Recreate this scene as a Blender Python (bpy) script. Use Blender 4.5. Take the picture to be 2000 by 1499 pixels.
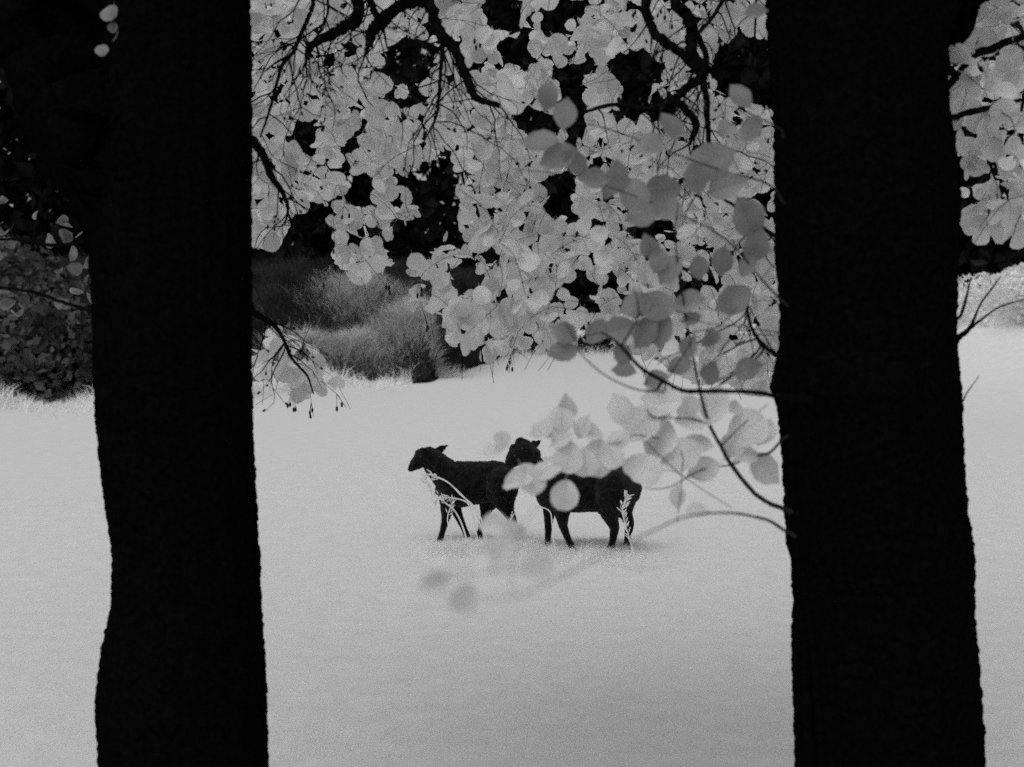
import bpy, bmesh, math, random
import numpy as np
from mathutils import Vector, Matrix, noise as mnoise

for o in list(bpy.data.objects):
    bpy.data.objects.remove(o)
R = math.radians
SC = bpy.context.scene
COL = SC.collection
random.seed(7)
RNG = np.random.default_rng(7)

# ------------------------------------------------------------------ camera
F = 2747.0            # focal length in pixels of a 2000 px wide picture
CH = 2.0              # eye height (m)
PITCH = math.atan(149.5 / F)
cam_d = bpy.data.cameras.new('camera')
cam_d.sensor_width = 36.0
cam_d.lens = 36.0 * F / 2000.0
cam_d.clip_start = 0.05
cam_d.clip_end = 3000
cam_d.dof.use_dof = True
cam_d.dof.focus_distance = 7.0
cam_d.dof.aperture_fstop = 4.2
cam = bpy.data.objects.new('camera', cam_d)
cam.location = (0, 0, CH)
cam.rotation_euler = (R(90) - PITCH, 0, 0)
COL.objects.link(cam)
SC.camera = cam

# ------------------------------------------------------------------ sky, sun, exposure
SUN_EL, SUN_AZ = R(62), R(-148)        # azimuth from +Y towards +X
w = bpy.data.worlds.new('World'); SC.world = w; w.use_nodes = True
nt = w.node_tree; nt.nodes.clear()
sky = nt.nodes.new('ShaderNodeTexSky'); sky.sky_type = 'NISHITA'; sky.sun_disc = False
sky.sun_elevation = SUN_EL; sky.sun_rotation = SUN_AZ
sky.air_density = 1.0; sky.dust_density = 3.0
bw = nt.nodes.new('ShaderNodeRGBToBW')                      # the photograph is black and white
bg = nt.nodes.new('ShaderNodeBackground'); bg.inputs['Strength'].default_value = 0.14
wo = nt.nodes.new('ShaderNodeOutputWorld')
nt.links.new(sky.outputs[0], bw.inputs[0]); nt.links.new(bw.outputs[0], bg.inputs['Color'])
nt.links.new(bg.outputs[0], wo.inputs['Surface'])
sl = bpy.data.lights.new('sun', 'SUN'); sl.energy = 0.9; sl.angle = R(50); sl.color = (1, 1, 1)
so = bpy.data.objects.new('sun', sl); COL.objects.link(so)
sd = Vector((math.sin(SUN_AZ) * math.cos(SUN_EL), math.cos(SUN_AZ) * math.cos(SUN_EL), math.sin(SUN_EL)))
so.rotation_euler = (-sd).to_track_quat('-Z', 'Y').to_euler()
so.location = (0, 0, 30)
SC.view_settings.view_transform = 'Standard'
SC.view_settings.look = 'None'
SC.view_settings.exposure = -0.27
SC.view_settings.gamma = 1.0
SC.view_settings.use_curve_mapping = False
SC.render.engine = 'CYCLES'
SC.cycles.max_bounces = 7
SC.cycles.diffuse_bounces = 5
SC.cycles.transmission_bounces = 6
SC.cycles.use_denoising = False            # leave the sampling grain, the picture is grainy film
SC.cycles.sample_clamp_indirect = 4.0

# ------------------------------------------------------------------ helpers
FW = Vector((0, math.cos(PITCH), -math.sin(PITCH)))
UP = Vector((0, math.sin(PITCH), math.cos(PITCH)))
CAM = Vector((0, 0, CH))
def P(px, py, d):
    """place seen at (px, py) of the photograph, d metres in front of the camera"""
    return CAM + Vector((1, 0, 0)) * ((px - 1000) / F * d) + UP * ((749.5 - py) / F * d) + FW * d
def pix(p):
    q = Vector(p) - CAM
    d = q.dot(FW)
    return 1000 + q.x / d * F, 749.5 - q.dot(UP) / d * F, d
def gd(py):
    """distance of the level ground seen at row py"""
    return CH * F / (py - 600.0)

def new_obj(name, mesh, mat, parent=None):
    o = bpy.data.objects.new(name, mesh)
    COL.objects.link(o)
    if mat and not mesh.materials:
        mesh.materials.append(mat)
    if parent:
        o.parent = parent
        o.location = -Vector(parent.location)
    return o
def np_mesh(name, V, faces, smooth=True):
    """V (n,3); faces: int array (m,k) all of one size, or list of such arrays"""
    if isinstance(faces, np.ndarray):
        faces = [faces]
    me = bpy.data.meshes.new(name)
    V = np.asarray(V, dtype=np.float32)
    loops = np.concatenate([f.ravel() for f in faces]).astype(np.int32)
    sizes = np.concatenate([np.full(len(f), f.shape[1]) for f in faces])
    starts = np.concatenate([[0], np.cumsum(sizes)[:-1]]).astype(np.int32)
    me.vertices.add(len(V)); me.vertices.foreach_set('co', V.ravel())
    me.loops.add(len(loops)); me.loops.foreach_set('vertex_index', loops)
    me.polygons.add(len(sizes)); me.polygons.foreach_set('loop_start', starts)
    me.update(calc_edges=True)
    if smooth:
        me.polygons.foreach_set('use_smooth', np.ones(len(sizes), dtype=bool))
    me.validate()
    return me
def thing(name, label, cat, loc, group=None):
    o = bpy.data.objects.new(name, None); COL.objects.link(o)
    o.location = loc; o['label'] = label; o['category'] = cat
    o.empty_display_size = 0.1
    if group: o['group'] = group
    return o
def tag(o, label=None, cat=None, group=None, kind=None):
    if label: o['label'] = label
    if cat: o['category'] = cat
    if group: o['group'] = group
    if kind: o['kind'] = kind
    return o

def catmull(pts, n):
    """smooth a list of tuples (any dimension) to n samples"""
    A = np.array(pts, dtype=float)
    if len(A) == 2:
        t = np.linspace(0, 1, n)[:, None]
        return A[0] * (1 - t) + A[1] * t
    A = np.vstack([2 * A[0] - A[1], A, 2 * A[-1] - A[-2]])
    m = len(A) - 3
    out = []
    for u in np.linspace(0, m - 1e-6, n):
        i = int(u); t = u - i
        p0, p1, p2, p3 = A[i:i + 4]
        out.append(0.5 * (2 * p1 + (p2 - p0) * t + (2 * p0 - 5 * p1 + 4 * p2 - p3) * t * t + (3 * p1 - p0 - 3 * p2 + p3) * t ** 3))
    return np.array(out)

class MB:
    def __init__(s): s.v = []; s.q = []; s.n = 0
    def tube(s, pts, rad, sides=6, knob=0.0):
        pts = np.asarray(pts, float); rad = np.asarray(rad, float); n = len(pts)
        T = np.gradient(pts, axis=0); T /= np.linalg.norm(T, axis=1)[:, None] + 1e-9
        up = np.array([0.31, 0.2, 0.93]); 
        if abs(T[0] @ up) > 0.9: up = np.array([0.9, 0.3, 0.2])
        X = np.cross(T, up); X /= np.linalg.norm(X, axis=1)[:, None] + 1e-9
        Y = np.cross(T, X)
        a = np.arange(sides) / sides * 2 * math.pi
        rr = rad[:, None] * np.ones(sides)
        if knob: rr = rr * (1 + knob * RNG.uniform(-1, 1, rr.shape))
        ring = pts[:, None, :] + rr[..., None] * (np.cos(a)[None, :, None] * X[:, None, :] + np.sin(a)[None, :, None] * Y[:, None, :])
        V = np.vstack([ring.reshape(-1, 3), pts[:1], pts[-1:]])
        i = np.arange(n - 1)[:, None] * sides; j = np.arange(sides)[None, :]; k = (np.arange(sides)[None, :] + 1) % sides
        Q = np.stack([i + j, i + k, i + sides + k, i + sides + j], -1).reshape(-1, 4)
        j = np.arange(sides); k = (j + 1) % sides; b = (n - 1) * sides
        c0 = np.stack([k, j, np.full(sides, n * sides)], -1)
        c1 = np.stack([b + j, b + k, np.full(sides, n * sides + 1)], -1)
        s.v.append(V); s.q.append((Q + s.n, np.vstack([c0, c1]) + s.n)); s.n += len(V)
    def mesh(s, name):
        return np_mesh(name, np.vstack(s.v), [np.vstack([q[0] for q in s.q]), np.vstack([q[1] for q in s.q])])

# ------------------------------------------------------------------ materials (all neutral: black and white film)
def mat(name, lo, hi, scale=8.0, rough=0.9, spec=0.1, transl=0.0, bump=0.0, bscale=40.0, up_normal=False, detail=4.0, contrast=1.0):
    m = bpy.data.materials.new(name); m.use_nodes = True
    n = m.node_tree; n.nodes.clear(); L = n.links.new
    out = n.nodes.new('ShaderNodeOutputMaterial')
    geo = n.nodes.new('ShaderNodeNewGeometry')
    tx = n.nodes.new('ShaderNodeTexNoise'); tx.inputs['Scale'].default_value = scale; tx.inputs['Detail'].default_value = detail
    L(geo.outputs['Position'], tx.inputs['Vector'])
    mr = n.nodes.new('ShaderNodeMapRange')
    mr.inputs['From Min'].default_value = 0.5 - .2 / contrast; mr.inputs['From Max'].default_value = 0.5 + .2 / contrast
    mr.inputs['To Min'].default_value = lo; mr.inputs['To Max'].default_value = hi
    L(tx.outputs['Fac'], mr.inputs['Value'])
    p = n.nodes.new('ShaderNodeBsdfPrincipled')
    p.inputs['Roughness'].default_value = rough
    p.inputs['Specular IOR Level'].default_value = spec
    L(mr.outputs[0], p.inputs['Base Color'])
    nrm = None
    if bump:
        b = n.nodes.new('ShaderNodeBump'); b.inputs['Strength'].default_value = bump; b.inputs['Distance'].default_value = 0.02
        t2 = n.nodes.new('ShaderNodeTexNoise'); t2.inputs['Scale'].default_value = bscale; t2.inputs['Detail'].default_value = 6
        L(geo.outputs['Position'], t2.inputs['Vector']); L(t2.outputs['Fac'], b.inputs['Height'])
        L(b.outputs[0], p.inputs['Normal'])
    if up_normal:      # short turf: blades share the shading of the sward they form
        cv = n.nodes.new('ShaderNodeCombineXYZ'); cv.inputs[2].default_value = 1.0
        L(cv.outputs[0], p.inputs['Normal'])
    if transl:
        t = n.nodes.new('ShaderNodeBsdfTranslucent'); L(mr.outputs[0], t.inputs['Color'])
        mx = n.nodes.new('ShaderNodeMixShader'); mx.inputs[0].default_value = transl
        L(p.outputs[0], mx.inputs[1]); L(t.outputs[0], mx.inputs[2]); L(mx.outputs[0], out.inputs['Surface'])
    else:
        L(p.outputs[0], out.inputs['Surface'])
    return m
def leafmat(name, lo, hi, scale, transl):
    m = mat(name, lo, hi, scale, 0.6, 0.2, transl=transl, detail=2, contrast=1.3)
    n = m.node_tree; L = n.links.new
    at = n.nodes.new('ShaderNodeAttribute'); at.attribute_name = 'leafco'
    sp = n.nodes.new('ShaderNodeSeparateXYZ'); L(at.outputs['Vector'], sp.inputs[0])
    def math_(op, a, b=None):
        k = n.nodes.new('ShaderNodeMath'); k.operation = op
        for i, v in enumerate((a, b)):
            if v is None: continue
            if isinstance(v, (int, float)): k.inputs[i].default_value = v
            else: L(v, k.inputs[i])
        return k.outputs[0]
    ax = math_('ABSOLUTE', sp.outputs[0])
    ph = math_('MULTIPLY', math_('SUBTRACT', sp.outputs[1], math_('MULTIPLY', ax, .75)), 50.0)
    vein = math_('POWER', math_('MAXIMUM', math_('SINE', ph), 0.0), 8.0)
    rib = math_('SUBTRACT', 1.0, math_('MINIMUM', math_('MULTIPLY', ax, 40.0), 1.0))
    both = math_('MAXIMUM', vein, rib)
    b = n.nodes.new('ShaderNodeBump'); b.inputs['Strength'].default_value = .5; b.inputs['Distance'].default_value = .002; b.invert = True
    L(both, b.inputs['Height'])
    p = [x for x in n.nodes if x.type == 'BSDF_PRINCIPLED'][0]
    t = [x for x in n.nodes if x.type == 'BSDF_TRANSLUCENT'][0]
    L(b.outputs[0], p.inputs['Normal'])
    mr = [x for x in n.nodes if x.type == 'MAP_RANGE'][0]
    dk = math_('MULTIPLY', mr.outputs[0], math_('SUBTRACT', 1.0, math_('MULTIPLY', both, .14)))
    L(dk, p.inputs['Base Color']); L(dk, t.inputs['Color'])
    return m
M_MEADOW = mat('meadow_grass', 0.66, 0.72, 6.0, 1.0, 0.0, bump=0.1, bscale=60)
M_BLADE = mat('grass_blade', 0.92, 0.98, 3.0, 1.0, 0.0, transl=0.45)
M_BARK = mat('black_bark', 0.0015, 0.004, 70.0, 1.0, 0.0, bump=0.3, bscale=90)
M_TWIG = mat('dark_twig', 0.003, 0.009, 60.0, 1.0, 0.0)
M_SHOOTBARK = mat('shoot_bark', 0.01, 0.03, 40.0, 0.9, 0.05)
M_LEAF = leafmat('alder_leaf', 0.66, 0.98, 8.0, 0.46)
M_SHOOTLEAF_SHADED = leafmat('shoot_leaf_shaded', 0.21, 0.33, 14.0, 0.42)  # shaded copy: shade on the right tree's near leaves put into the colour
M_SHOOTLEAF_LIT = leafmat('shoot_leaf_lit', 0.66, 0.84, 14.0, 0.42)  # lit copy of those near leaves, light put into the colour
M_IVY_SHADED = leafmat('ivy_and_shaded_leaf', 0.10, 0.30, 14.0, 0.2)  # ivy on the trunk, also tree leaves at far left darkened for shade
M_CONE = mat('alder_cone', 0.01, 0.03, 80.0, 0.9, 0.1)
M_WOOD = mat('shaded_woodland_leaf', 0.003, 0.02, 1.3, 1.0, 0.0)  # near-black leaf colour carries the shadow inside the wood
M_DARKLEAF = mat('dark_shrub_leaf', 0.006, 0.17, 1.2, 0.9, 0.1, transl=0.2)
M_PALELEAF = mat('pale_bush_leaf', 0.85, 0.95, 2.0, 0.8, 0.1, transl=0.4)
M_BANK = mat('bank_soil', 0.006, 0.02, 1.5, 1.0, 0.0)
M_BANKGRASS_SHADED = mat('shaded_bank_grass', 0.004, 0.09, 0.6, 0.9, 0.1, transl=0.3)  # bank grass lying in shade, the shade put into its colour
M_TUSSOCK_LIT = mat('lit_tussock', 0.50, 0.78, 4.0, 0.9, 0.05, transl=0.4)  # lit clumps of the bank grass, light put into a paler colour
M_SEED = mat('seed_grass', 0.90, 0.97, 20.0, 0.9, 0.05, transl=0.5)
M_WOOL = mat('black_wool', 0.003, 0.013, 24.0, 0.95, 0.03, bump=0.8, bscale=120)
for q in M_WOOL.node_tree.nodes:
    if q.type == 'BSDF_PRINCIPLED':
        q.inputs['Sheen Weight'].default_value = .14; q.inputs['Sheen Roughness'].default_value = .4
M_EYE = mat('sheep_eye', 0.01, 0.01, 5.0, 0.1, 0.5)

# ------------------------------------------------------------------ ground
def ground():
    n = 160
    a = np.concatenate([-np.geomspace(600, 1, n // 2), np.linspace(-0.98, 0.98, 12), np.geomspace(1, 600, n // 2)])
    X, Y = np.meshgrid(a, a + 12)
    Z = np.zeros_like(X)
    far = np.clip((np.hypot(X, Y) - 14) / 20, 0, 1)
    Z += far * (0.05 * np.sin(X * .31 + 1) * np.cos(Y * .23) )
    V = np.stack([X, Y, Z], -1).reshape(-1, 3); m = len(a)
    i, j = np.meshgrid(np.arange(m - 1), np.arange(m - 1), indexing='ij')
    q = np.stack([i * m + j, i * m + j + 1, (i + 1) * m + j + 1, (i + 1) * m + j], -1).reshape(-1, 4)
    o = new_obj('ground', np_mesh('ground', V, q), M_MEADOW)
    tag(o, 'pale smooth meadow reaching back to the dark wood', kind='structure')
ground()

def blades(base, h, wdt, lean, seg=2, az0=None):
    """many tapered grass blades in one mesh; base (n,3), h, wdt, lean arrays"""
    n = len(base)
    az = RNG.uniform(0, 2 * math.pi, n); la = RNG.uniform(0, 2 * math.pi, n) if az0 is None else az0
    sx, sy = np.cos(az) * wdt / 2, np.sin(az) * wdt / 2
    V = []
    for k in range(seg + 1):
        t = k / seg
        off = lean * t * t
        c = np.stack([base[:, 0] + np.cos(la) * off * h, base[:, 1] + np.sin(la) * off * h, base[:, 2] + h * t * (1 - 0.35 * lean * t)], -1)
        if k < seg:
            f = 1 - 0.5 * t
            V += [c + np.stack([sx * f, sy * f, 0 * sx], -1), c - np.stack([sx * f, sy * f, 0 * sx], -1)]
        else:
            V += [c]
    nv = len(V)
    A = np.stack(V, 1).reshape(-1, 3)
    b = np.arange(n)[:, None] * nv
    q = [b + np.array([[2 * k, 2 * k + 1, 2 * k + 3, 2 * k + 2]]) for k in range(seg - 1)]
    t = b + np.array([[2 * seg - 2, 2 * seg - 1, 2 * seg]])
    return A, ([np.vstack(q)] if q else []) + [t]

def meadow_grass():
    n = 330000
    d = 5.6 + 15.5 * RNG.random(n)
    px = RNG.uniform(-120, 2120, n)
    base = np.stack([(px - 1000) / F * d, d, np.full(n, -0.002)], -1)
    fade = np.clip((21 - d) / 6, 0.15, 1)
    h = RNG.uniform(.008, .02, n) * fade
    A, f = blades(base, h, RNG.uniform(.003, .005, n), RNG.uniform(1.2, 2.4, n), 2)
    # taller growth where the sheep wade
    m = 20000
    d = RNG.normal(11.45, .42, m); px = RNG.uniform(790, 1290, m)
    b2 = np.stack([(px - 1000) / F * d, d, np.full(m, -0.002)], -1)
    A2, f2 = blades(b2, RNG.uniform(.05, .14, m) * np.exp(-((d - 11.45) / .6) ** 2) * np.clip((250 - np.abs(px - 1040)) / 90, .1, 1), RNG.uniform(.004, .007, m), RNG.uniform(.5, 1.4, m), 2)
    A = np.vstack([A, A2]); f = [np.vstack([p, q + len(A) - len(A2)]) for p, q in zip(f, f2)]
    o = new_obj('meadow_grass', np_mesh('meadow_grass', A, f), M_BLADE)
    tag(o, 'short white-looking grass of the meadow around the sheep', 'grass', kind='stuff')
meadow_grass()

# ------------------------------------------------------------------ bank with tall grass, woodland, far shrubs
def bank_h(x, y):
    """height of the grassy bank on the left, far side of the meadow"""
    foot = 36.5 + 0.5 * np.sin(x * .9) + np.clip(x + 2.4, 0, None) * 9
    t = np.clip((y - foot) / 9.0, 0, 1)
    hump = 0.34 * np.sin(x * 1.7 + 1.0) * np.sin(y * 1.1) + .2 * np.sin(x * .8) + .12 * np.sin(x * 4.1)
    return (t * t * (3 - 2 * t)) * 3.1 + hump * np.clip(t * 3, 0, 1) * (1 - .5 * t) - 0.02
def bank():
    xs = np.linspace(-30, 5, 110); ys = np.linspace(34, 70, 110)
    X, Y = np.meshgrid(xs, ys); Z = bank_h(X, Y)
    m = len(xs)
    i, j = np.meshgrid(np.arange(len(ys) - 1), np.arange(m - 1), indexing='ij')
    q = np.stack([i * m + j, i * m + j + 1, (i + 1) * m + j + 1, (i + 1) * m + j], -1).reshape(-1, 4)
    o = new_obj('bank', np_mesh('bank', np.stack([X, Y, Z - .03], -1).reshape(-1, 3), q), M_BANK)
    tag(o, 'low dark earth bank at the far left of the meadow', kind='structure')
    n = 52000
    x = RNG.uniform(-16, 2.5, n); y = RNG.uniform(35.8, 58, n)
    z = bank_h(x, y); k = z > 0.0
    base = np.stack([x, y, z - .05], -1)[k]; n = len(base)
    A, f = blades(base, RNG.uniform(.3, .8, n), RNG.uniform(.012, .025, n), RNG.uniform(.2, 1.2, n), 3)
    o = new_obj('bank_grass', np_mesh('bank_grass', A, f), M_BANKGRASS_SHADED)
    tag(o, 'long grass covering the bank behind the sheep, coloured dark for shade', 'grass', kind='stuff')
    # foot of the bank: loose upright stems
    spots = [(705, 585, 70, 34, 'grass tussock coloured as lit, highest on the bank, below the hanging leaf clump'),
             (800, 640, 62, 40, 'grass tussock coloured as brightest lit, on the right slope of the bank'),
             (690, 690, 70, 36, 'rounded grass tussock coloured as lit, low on the bank, left of the dark hollow'),
             (585, 690, 60, 24, 'tussock coloured as dimly lit, on the bank behind the lowest leaf spray')]
    for px, py, wpx, hpx, lab in spots:
        # walk along the ray until it meets the bank
        d = 34.0
        while d < 50:
            p = P(px, py, d)
            if p.z <= bank_h(p.x, p.y): break
            d += .1
        n = 3400
        g = RNG.normal(size=(n, 2)) * .68
        rx = wpx / F * d
        x = p.x + g[:, 0] * rx; y = p.y + g[:, 1] * .9
        r2 = (g ** 2).sum(1)
        z = bank_h(x, y) + np.exp(-r2 * 1.4) * hpx / F * d * .8
        base = np.stack([x, y, z - .08], -1)
        A, f = blades(base, RNG.uniform(.22, .6, n), RNG.uniform(.010, .022, n), RNG.uniform(.3, 1.6, n), 3, az0=np.arctan2(g[:, 1], g[:, 0]) + RNG.normal(size=n) * .9)
        o = new_obj('grass_tussock', np_mesh('grass_tussock', A, f), M_TUSSOCK_LIT)
        tag(o, lab, 'grass tussock', 'tussocks coloured as lit on the bank')
bank()

def far_grass():
    """long pale grass where the meadow runs out: along the wood, the foot of the bank and the left shrubs"""
    P_ = []
    def strip(n, x0, x1, yf, spread):
        x = RNG.uniform(x0, x1, n); y = yf(x) + np.abs(RNG.normal(size=n)) * spread * RNG.choice([-1, 1], n)
        P_.append(np.stack([x, y, np.full(n, -.02)], -1))
    strip(5200, -4.5, 16, lambda x: 57.5 + 1.2 * np.sin(x * .8), 1.6)
    strip(6000, -10, -2.6, lambda x: 36.2 + .4 * np.sin(x * 1.3), .9)
    strip(9000, -14, -6.2, lambda x: 28.9 + .7 * np.sin(x * 1.1), 1.1)
    base = np.vstack(P_); n = len(base)
    A, f = blades(base, RNG.uniform(.12, .85, n) ** 1.2 * (.55 + .45 * np.sin(base[:, 0] * 1.9 + base[:, 1])), RNG.uniform(.015, .035, n), RNG.uniform(.2, 1.1, n), 3)
    o = new_obj('meadow_edge_grass', np_mesh('meadow_edge_grass', A, f), M_BLADE)
    tag(o, 'ragged long pale grass along the far edge of the meadow', 'grass', kind='stuff')
far_grass()
def rise():
    xs = np.linspace(6, 40, 70); ys = np.linspace(18, 56, 70); X, Y = np.meshgrid(xs, ys)
    Z = 2.85 * np.exp(-((X - 13.6) / 3.8) ** 2) * np.exp(-((Y - 36) / 6.0) ** 2) * (1 + .06 * np.sin(X * 2.3) * np.sin(Y * 1.1)) - .03
    m = len(xs); i, j = np.meshgrid(np.arange(69), np.arange(69), indexing='ij')
    q = np.stack([i * m + j, i * m + j + 1, (i + 1) * m + j + 1, (i + 1) * m + j], -1).reshape(-1, 4)
    o = new_obj('rise', np_mesh('rise', np.stack([X, Y, Z], -1).reshape(-1, 3), q), M_MEADOW)
    tag(o, 'pale grassy rise of the meadow right of the right trunk', kind='structure')
rise()

def leaf_cloud(n, centre_fn, size, flat=0.0):
    """n pointed leaf clumps (two triangles each, bent) at random attitudes"""
    C = centre_fn(n); n = len(C)
    N = RNG.normal(size=(n, 3)); N[:, 2] += flat; N /= np.linalg.norm(N, axis=1)[:, None]
    U = np.cross(N, RNG.normal(size=(n, 3))); U /= np.linalg.norm(U, axis=1)[:, None]
    W = np.cross(N, U)
    s = (size * RNG.uniform(.6, 1.3, n))[:, None]
    V = np.stack([C - U * s * .6, C + W * s * .38 + N * s * .1, C + U * s * .6, C - W * s * .38 + N * s * .1], 1).reshape(-1, 3)
    b = np.arange(n)[:, None] * 4
    return V, np.vstack([b + [[0, 1, 2]], b + [[0, 2, 3]]])

def woodland():
    mb = MB()
    for k in range(46):
        x = RNG.uniform(-48, 48); y = RNG.uniform(62, 74); h = RNG.uniform(9, 16)
        z = np.linspace(-.3, h, 6); dr = RNG.normal(size=2) * .05
        mb.tube(np.stack([x + z * dr[0], y + z * dr[1], z], -1), np.linspace(.28, .08, 6), 7)
    crowns = [(RNG.uniform(-52, 52), RNG.uniform(60, 78), RNG.uniform(1.5, 19), RNG.uniform(2.6, 4.4)) for _ in range(620)]
    C = np.array(crowns)
    def cf(n):
        k = RNG.integers(0, len(C), n)
        v = RNG.normal(size=(n, 3)); v /= np.linalg.norm(v, axis=1)[:, None]
        r = C[k, 3] * RNG.random(n) ** .4
        p = C[k, :3] + v * r[:, None] * [1, 1, .8]
        p[:, 2] = np.abs(p[:, 2])
        return p
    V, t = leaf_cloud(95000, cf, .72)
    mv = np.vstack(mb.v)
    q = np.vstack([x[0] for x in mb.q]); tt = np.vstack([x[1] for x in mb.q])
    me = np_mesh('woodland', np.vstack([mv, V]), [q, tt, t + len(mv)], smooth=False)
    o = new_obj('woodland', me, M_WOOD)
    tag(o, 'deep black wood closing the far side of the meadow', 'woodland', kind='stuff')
woodland()

def shrub(name, label, cat, x, y, rx, rz, zc, n, size, m, lobes=14):
    t = thing(name, label, cat, (x, y, 0))
    L = [(RNG.uniform(-1, 1), RNG.uniform(-1, 1), RNG.uniform(-.9, .9), RNG.uniform(.3, .55)) for _ in range(lobes)]
    L = np.array(L)
    def cf(n):
        k = RNG.integers(0, len(L), n)
        v = RNG.normal(size=(n, 3)); v /= np.linalg.norm(v, axis=1)[:, None]
        p = L[k, :3] * [rx * .7, rx * .6, rz * .7] + v * (L[k, 3] * RNG.random(n) ** .35)[:, None] * [rx, rx, rz]
        p = p + [x, y, zc]
        lowk = (p[:, 2] < .02) | ((RNG.random(n) < .22) & (m is M_DARKLEAF))
        p[:, 2] = np.where(lowk, RNG.uniform(.02, .9, n), p[:, 2])
        return p
    V, tr = leaf_cloud(n, cf, size)
    f = new_obj('foliage', np_mesh('foliage', V, tr, False), m, t); f['kind'] = 'stuff'
    for k in range(5):
        mb = MB(); a = k * 1.3
        z = np.linspace(0, zc + rz * .3, 6)
        mb.tube(np.stack([x + math.cos(a) * z * .25, y + math.sin(a) * z * .25, z], -1), np.linspace(.06, .015, 6), 6)
        new_obj('stem', mb.mesh('stem'), M_BARK, t)
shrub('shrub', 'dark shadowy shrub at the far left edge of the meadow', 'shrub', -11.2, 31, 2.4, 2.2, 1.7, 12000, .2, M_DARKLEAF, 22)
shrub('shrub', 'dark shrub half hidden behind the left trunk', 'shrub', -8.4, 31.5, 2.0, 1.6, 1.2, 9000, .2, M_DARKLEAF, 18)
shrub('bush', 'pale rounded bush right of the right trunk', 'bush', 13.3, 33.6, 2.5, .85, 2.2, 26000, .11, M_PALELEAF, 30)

# ------------------------------------------------------------------ leaves
def leaf_mesh(name, prof, fold, curl, jag, seed, holes=False):
    rr = random.Random(seed)
    V = []; Q = []
    n = len(prof)
    for k, (t, wd) in enumerate(prof):
        j = 1 + rr.uniform(-jag, jag); j2 = 1 + rr.uniform(-jag, jag)
        z0 = -curl * t * t
        # rib pulled back at the tip gives the notched alder tip
        tr = t if k < n - 1 else prof[-1][0]
        V += [(0, tr, z0), (wd * j, t + rr.uniform(-.01, .01), z0 + fold * wd), (-wd * j2, t + rr.uniform(-.01, .01), z0 + fold * wd * rr.uniform(.6, 1.2))]
    for k in range(n - 1):
        a = 3 * k; b = a + 3
        Q += [(a, a + 1, b + 1, b), (a, b, b + 2, a + 2)]
    # petiole
    p = len(V)
    V += [(.012, 0, 0), (-.012, 0, 0), (0, -.22, .03)]
    Q += [(p, p + 1, p + 2)]
    return V, Q
ALD = [(0.0, .02), (.07, .17), (.2, .30), (.36, .40), (.54, .45), (.70, .44), (.84, .36), (.94, .22), (.965, .08)]
OVA = [(0.0, .015), (.08, .13), (.2, .25), (.35, .345), (.5, .365), (.65, .325), (.8, .22), (.92, .08), (1.0, .008)]
def fine(prof, n=12):
    A = catmull([(a, b) for a, b in prof], n); return [(float(a), max(.004, float(b))) for a, b in A]
LEAFV = {}
for kind, prof in (('alder', ALD), ('oval', OVA)):
    for v, (fo, cu, jg) in enumerate([(.15, .10, .05), (.35, .22, .07), (-.1, .28, .06), (.25, -.12, .08), (.5, .15, .05)]):
        V, Q = leaf_mesh(kind, fine(prof), fo, cu, jg, 11 * v + len(kind))
        LEAFV[kind, v] = (np.array(V), Q)
LEAFME = {}
def leaf_me(kind, v, m):
    k = (kind, v, m.name)
    if k not in LEAFME:
        V, Q = LEAFV[kind, v]
        me = bpy.data.meshes.new('leaf'); me.from_pydata([tuple(x) for x in V], [], Q)
        me.polygons.foreach_set('use_smooth', [True] * len(me.polygons)); me.materials.append(m)
        me.attributes.new('leafco', 'FLOAT_VECTOR', 'POINT').data.foreach_set('vector', V.astype(np.float32).ravel())
        LEAFME[k] = me
    return LEAFME[k]
def frame(base, direc, normal, L):
    Y = Vector(direc).normalized(); Z = Vector(normal); Z = (Z - Y * Z.dot(Y)).normalized(); X = Y.cross(Z)
    M = Matrix((( X.x * L, Y.x * L, Z.x * L, base[0]), (X.y * L, Y.y * L, Z.y * L, base[1]), (X.z * L, Y.z * L, Z.z * L, base[2]), (0, 0, 0, 1)))
    return M
def join_leaves(leaves):
    """leaves: list of (kind, variant, Matrix) -> one mesh"""
    Vs = []; Q4 = []; Q3 = []; LC = []; n = 0
    by = {}
    for k, v, M in leaves: by.setdefault((k, v), []).append(np.array(M))
    for key, Ms in by.items():
        V, Q = LEAFV[key]; Ms = np.array(Ms)
        W = np.einsum('nij,vj->nvi', Ms[:, :3, :3], V) + Ms[:, None, :3, 3]
        q4 = np.array([q for q in Q if len(q) == 4]); q3 = np.array([q for q in Q if len(q) == 3])
        off = n + np.arange(len(Ms))[:, None, None] * len(V)
        Q4.append((q4[None] + off).reshape(-1, 4)); Q3.append((q3[None] + off).reshape(-1, 3))
        Vs.append(W.reshape(-1, 3)); LC.append(np.tile(V, (len(Ms), 1))); n += len(Ms) * len(V)
    me = np_mesh('foliage', np.vstack(Vs), [np.vstack(Q4), np.vstack(Q3)])
    me.attributes.new('leafco', 'FLOAT_VECTOR', 'POINT').data.foreach_set('vector', np.vstack(LC).astype(np.float32).ravel())
    return me
def leaf_part(tree, kind, v, M, m):
    o = bpy.data.objects.new('leaf', leaf_me(kind, v, m)); COL.objects.link(o)
    o.parent = tree
    o.matrix_local = Matrix.Translation(-Vector(tree.location)) @ M
    return o

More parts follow.
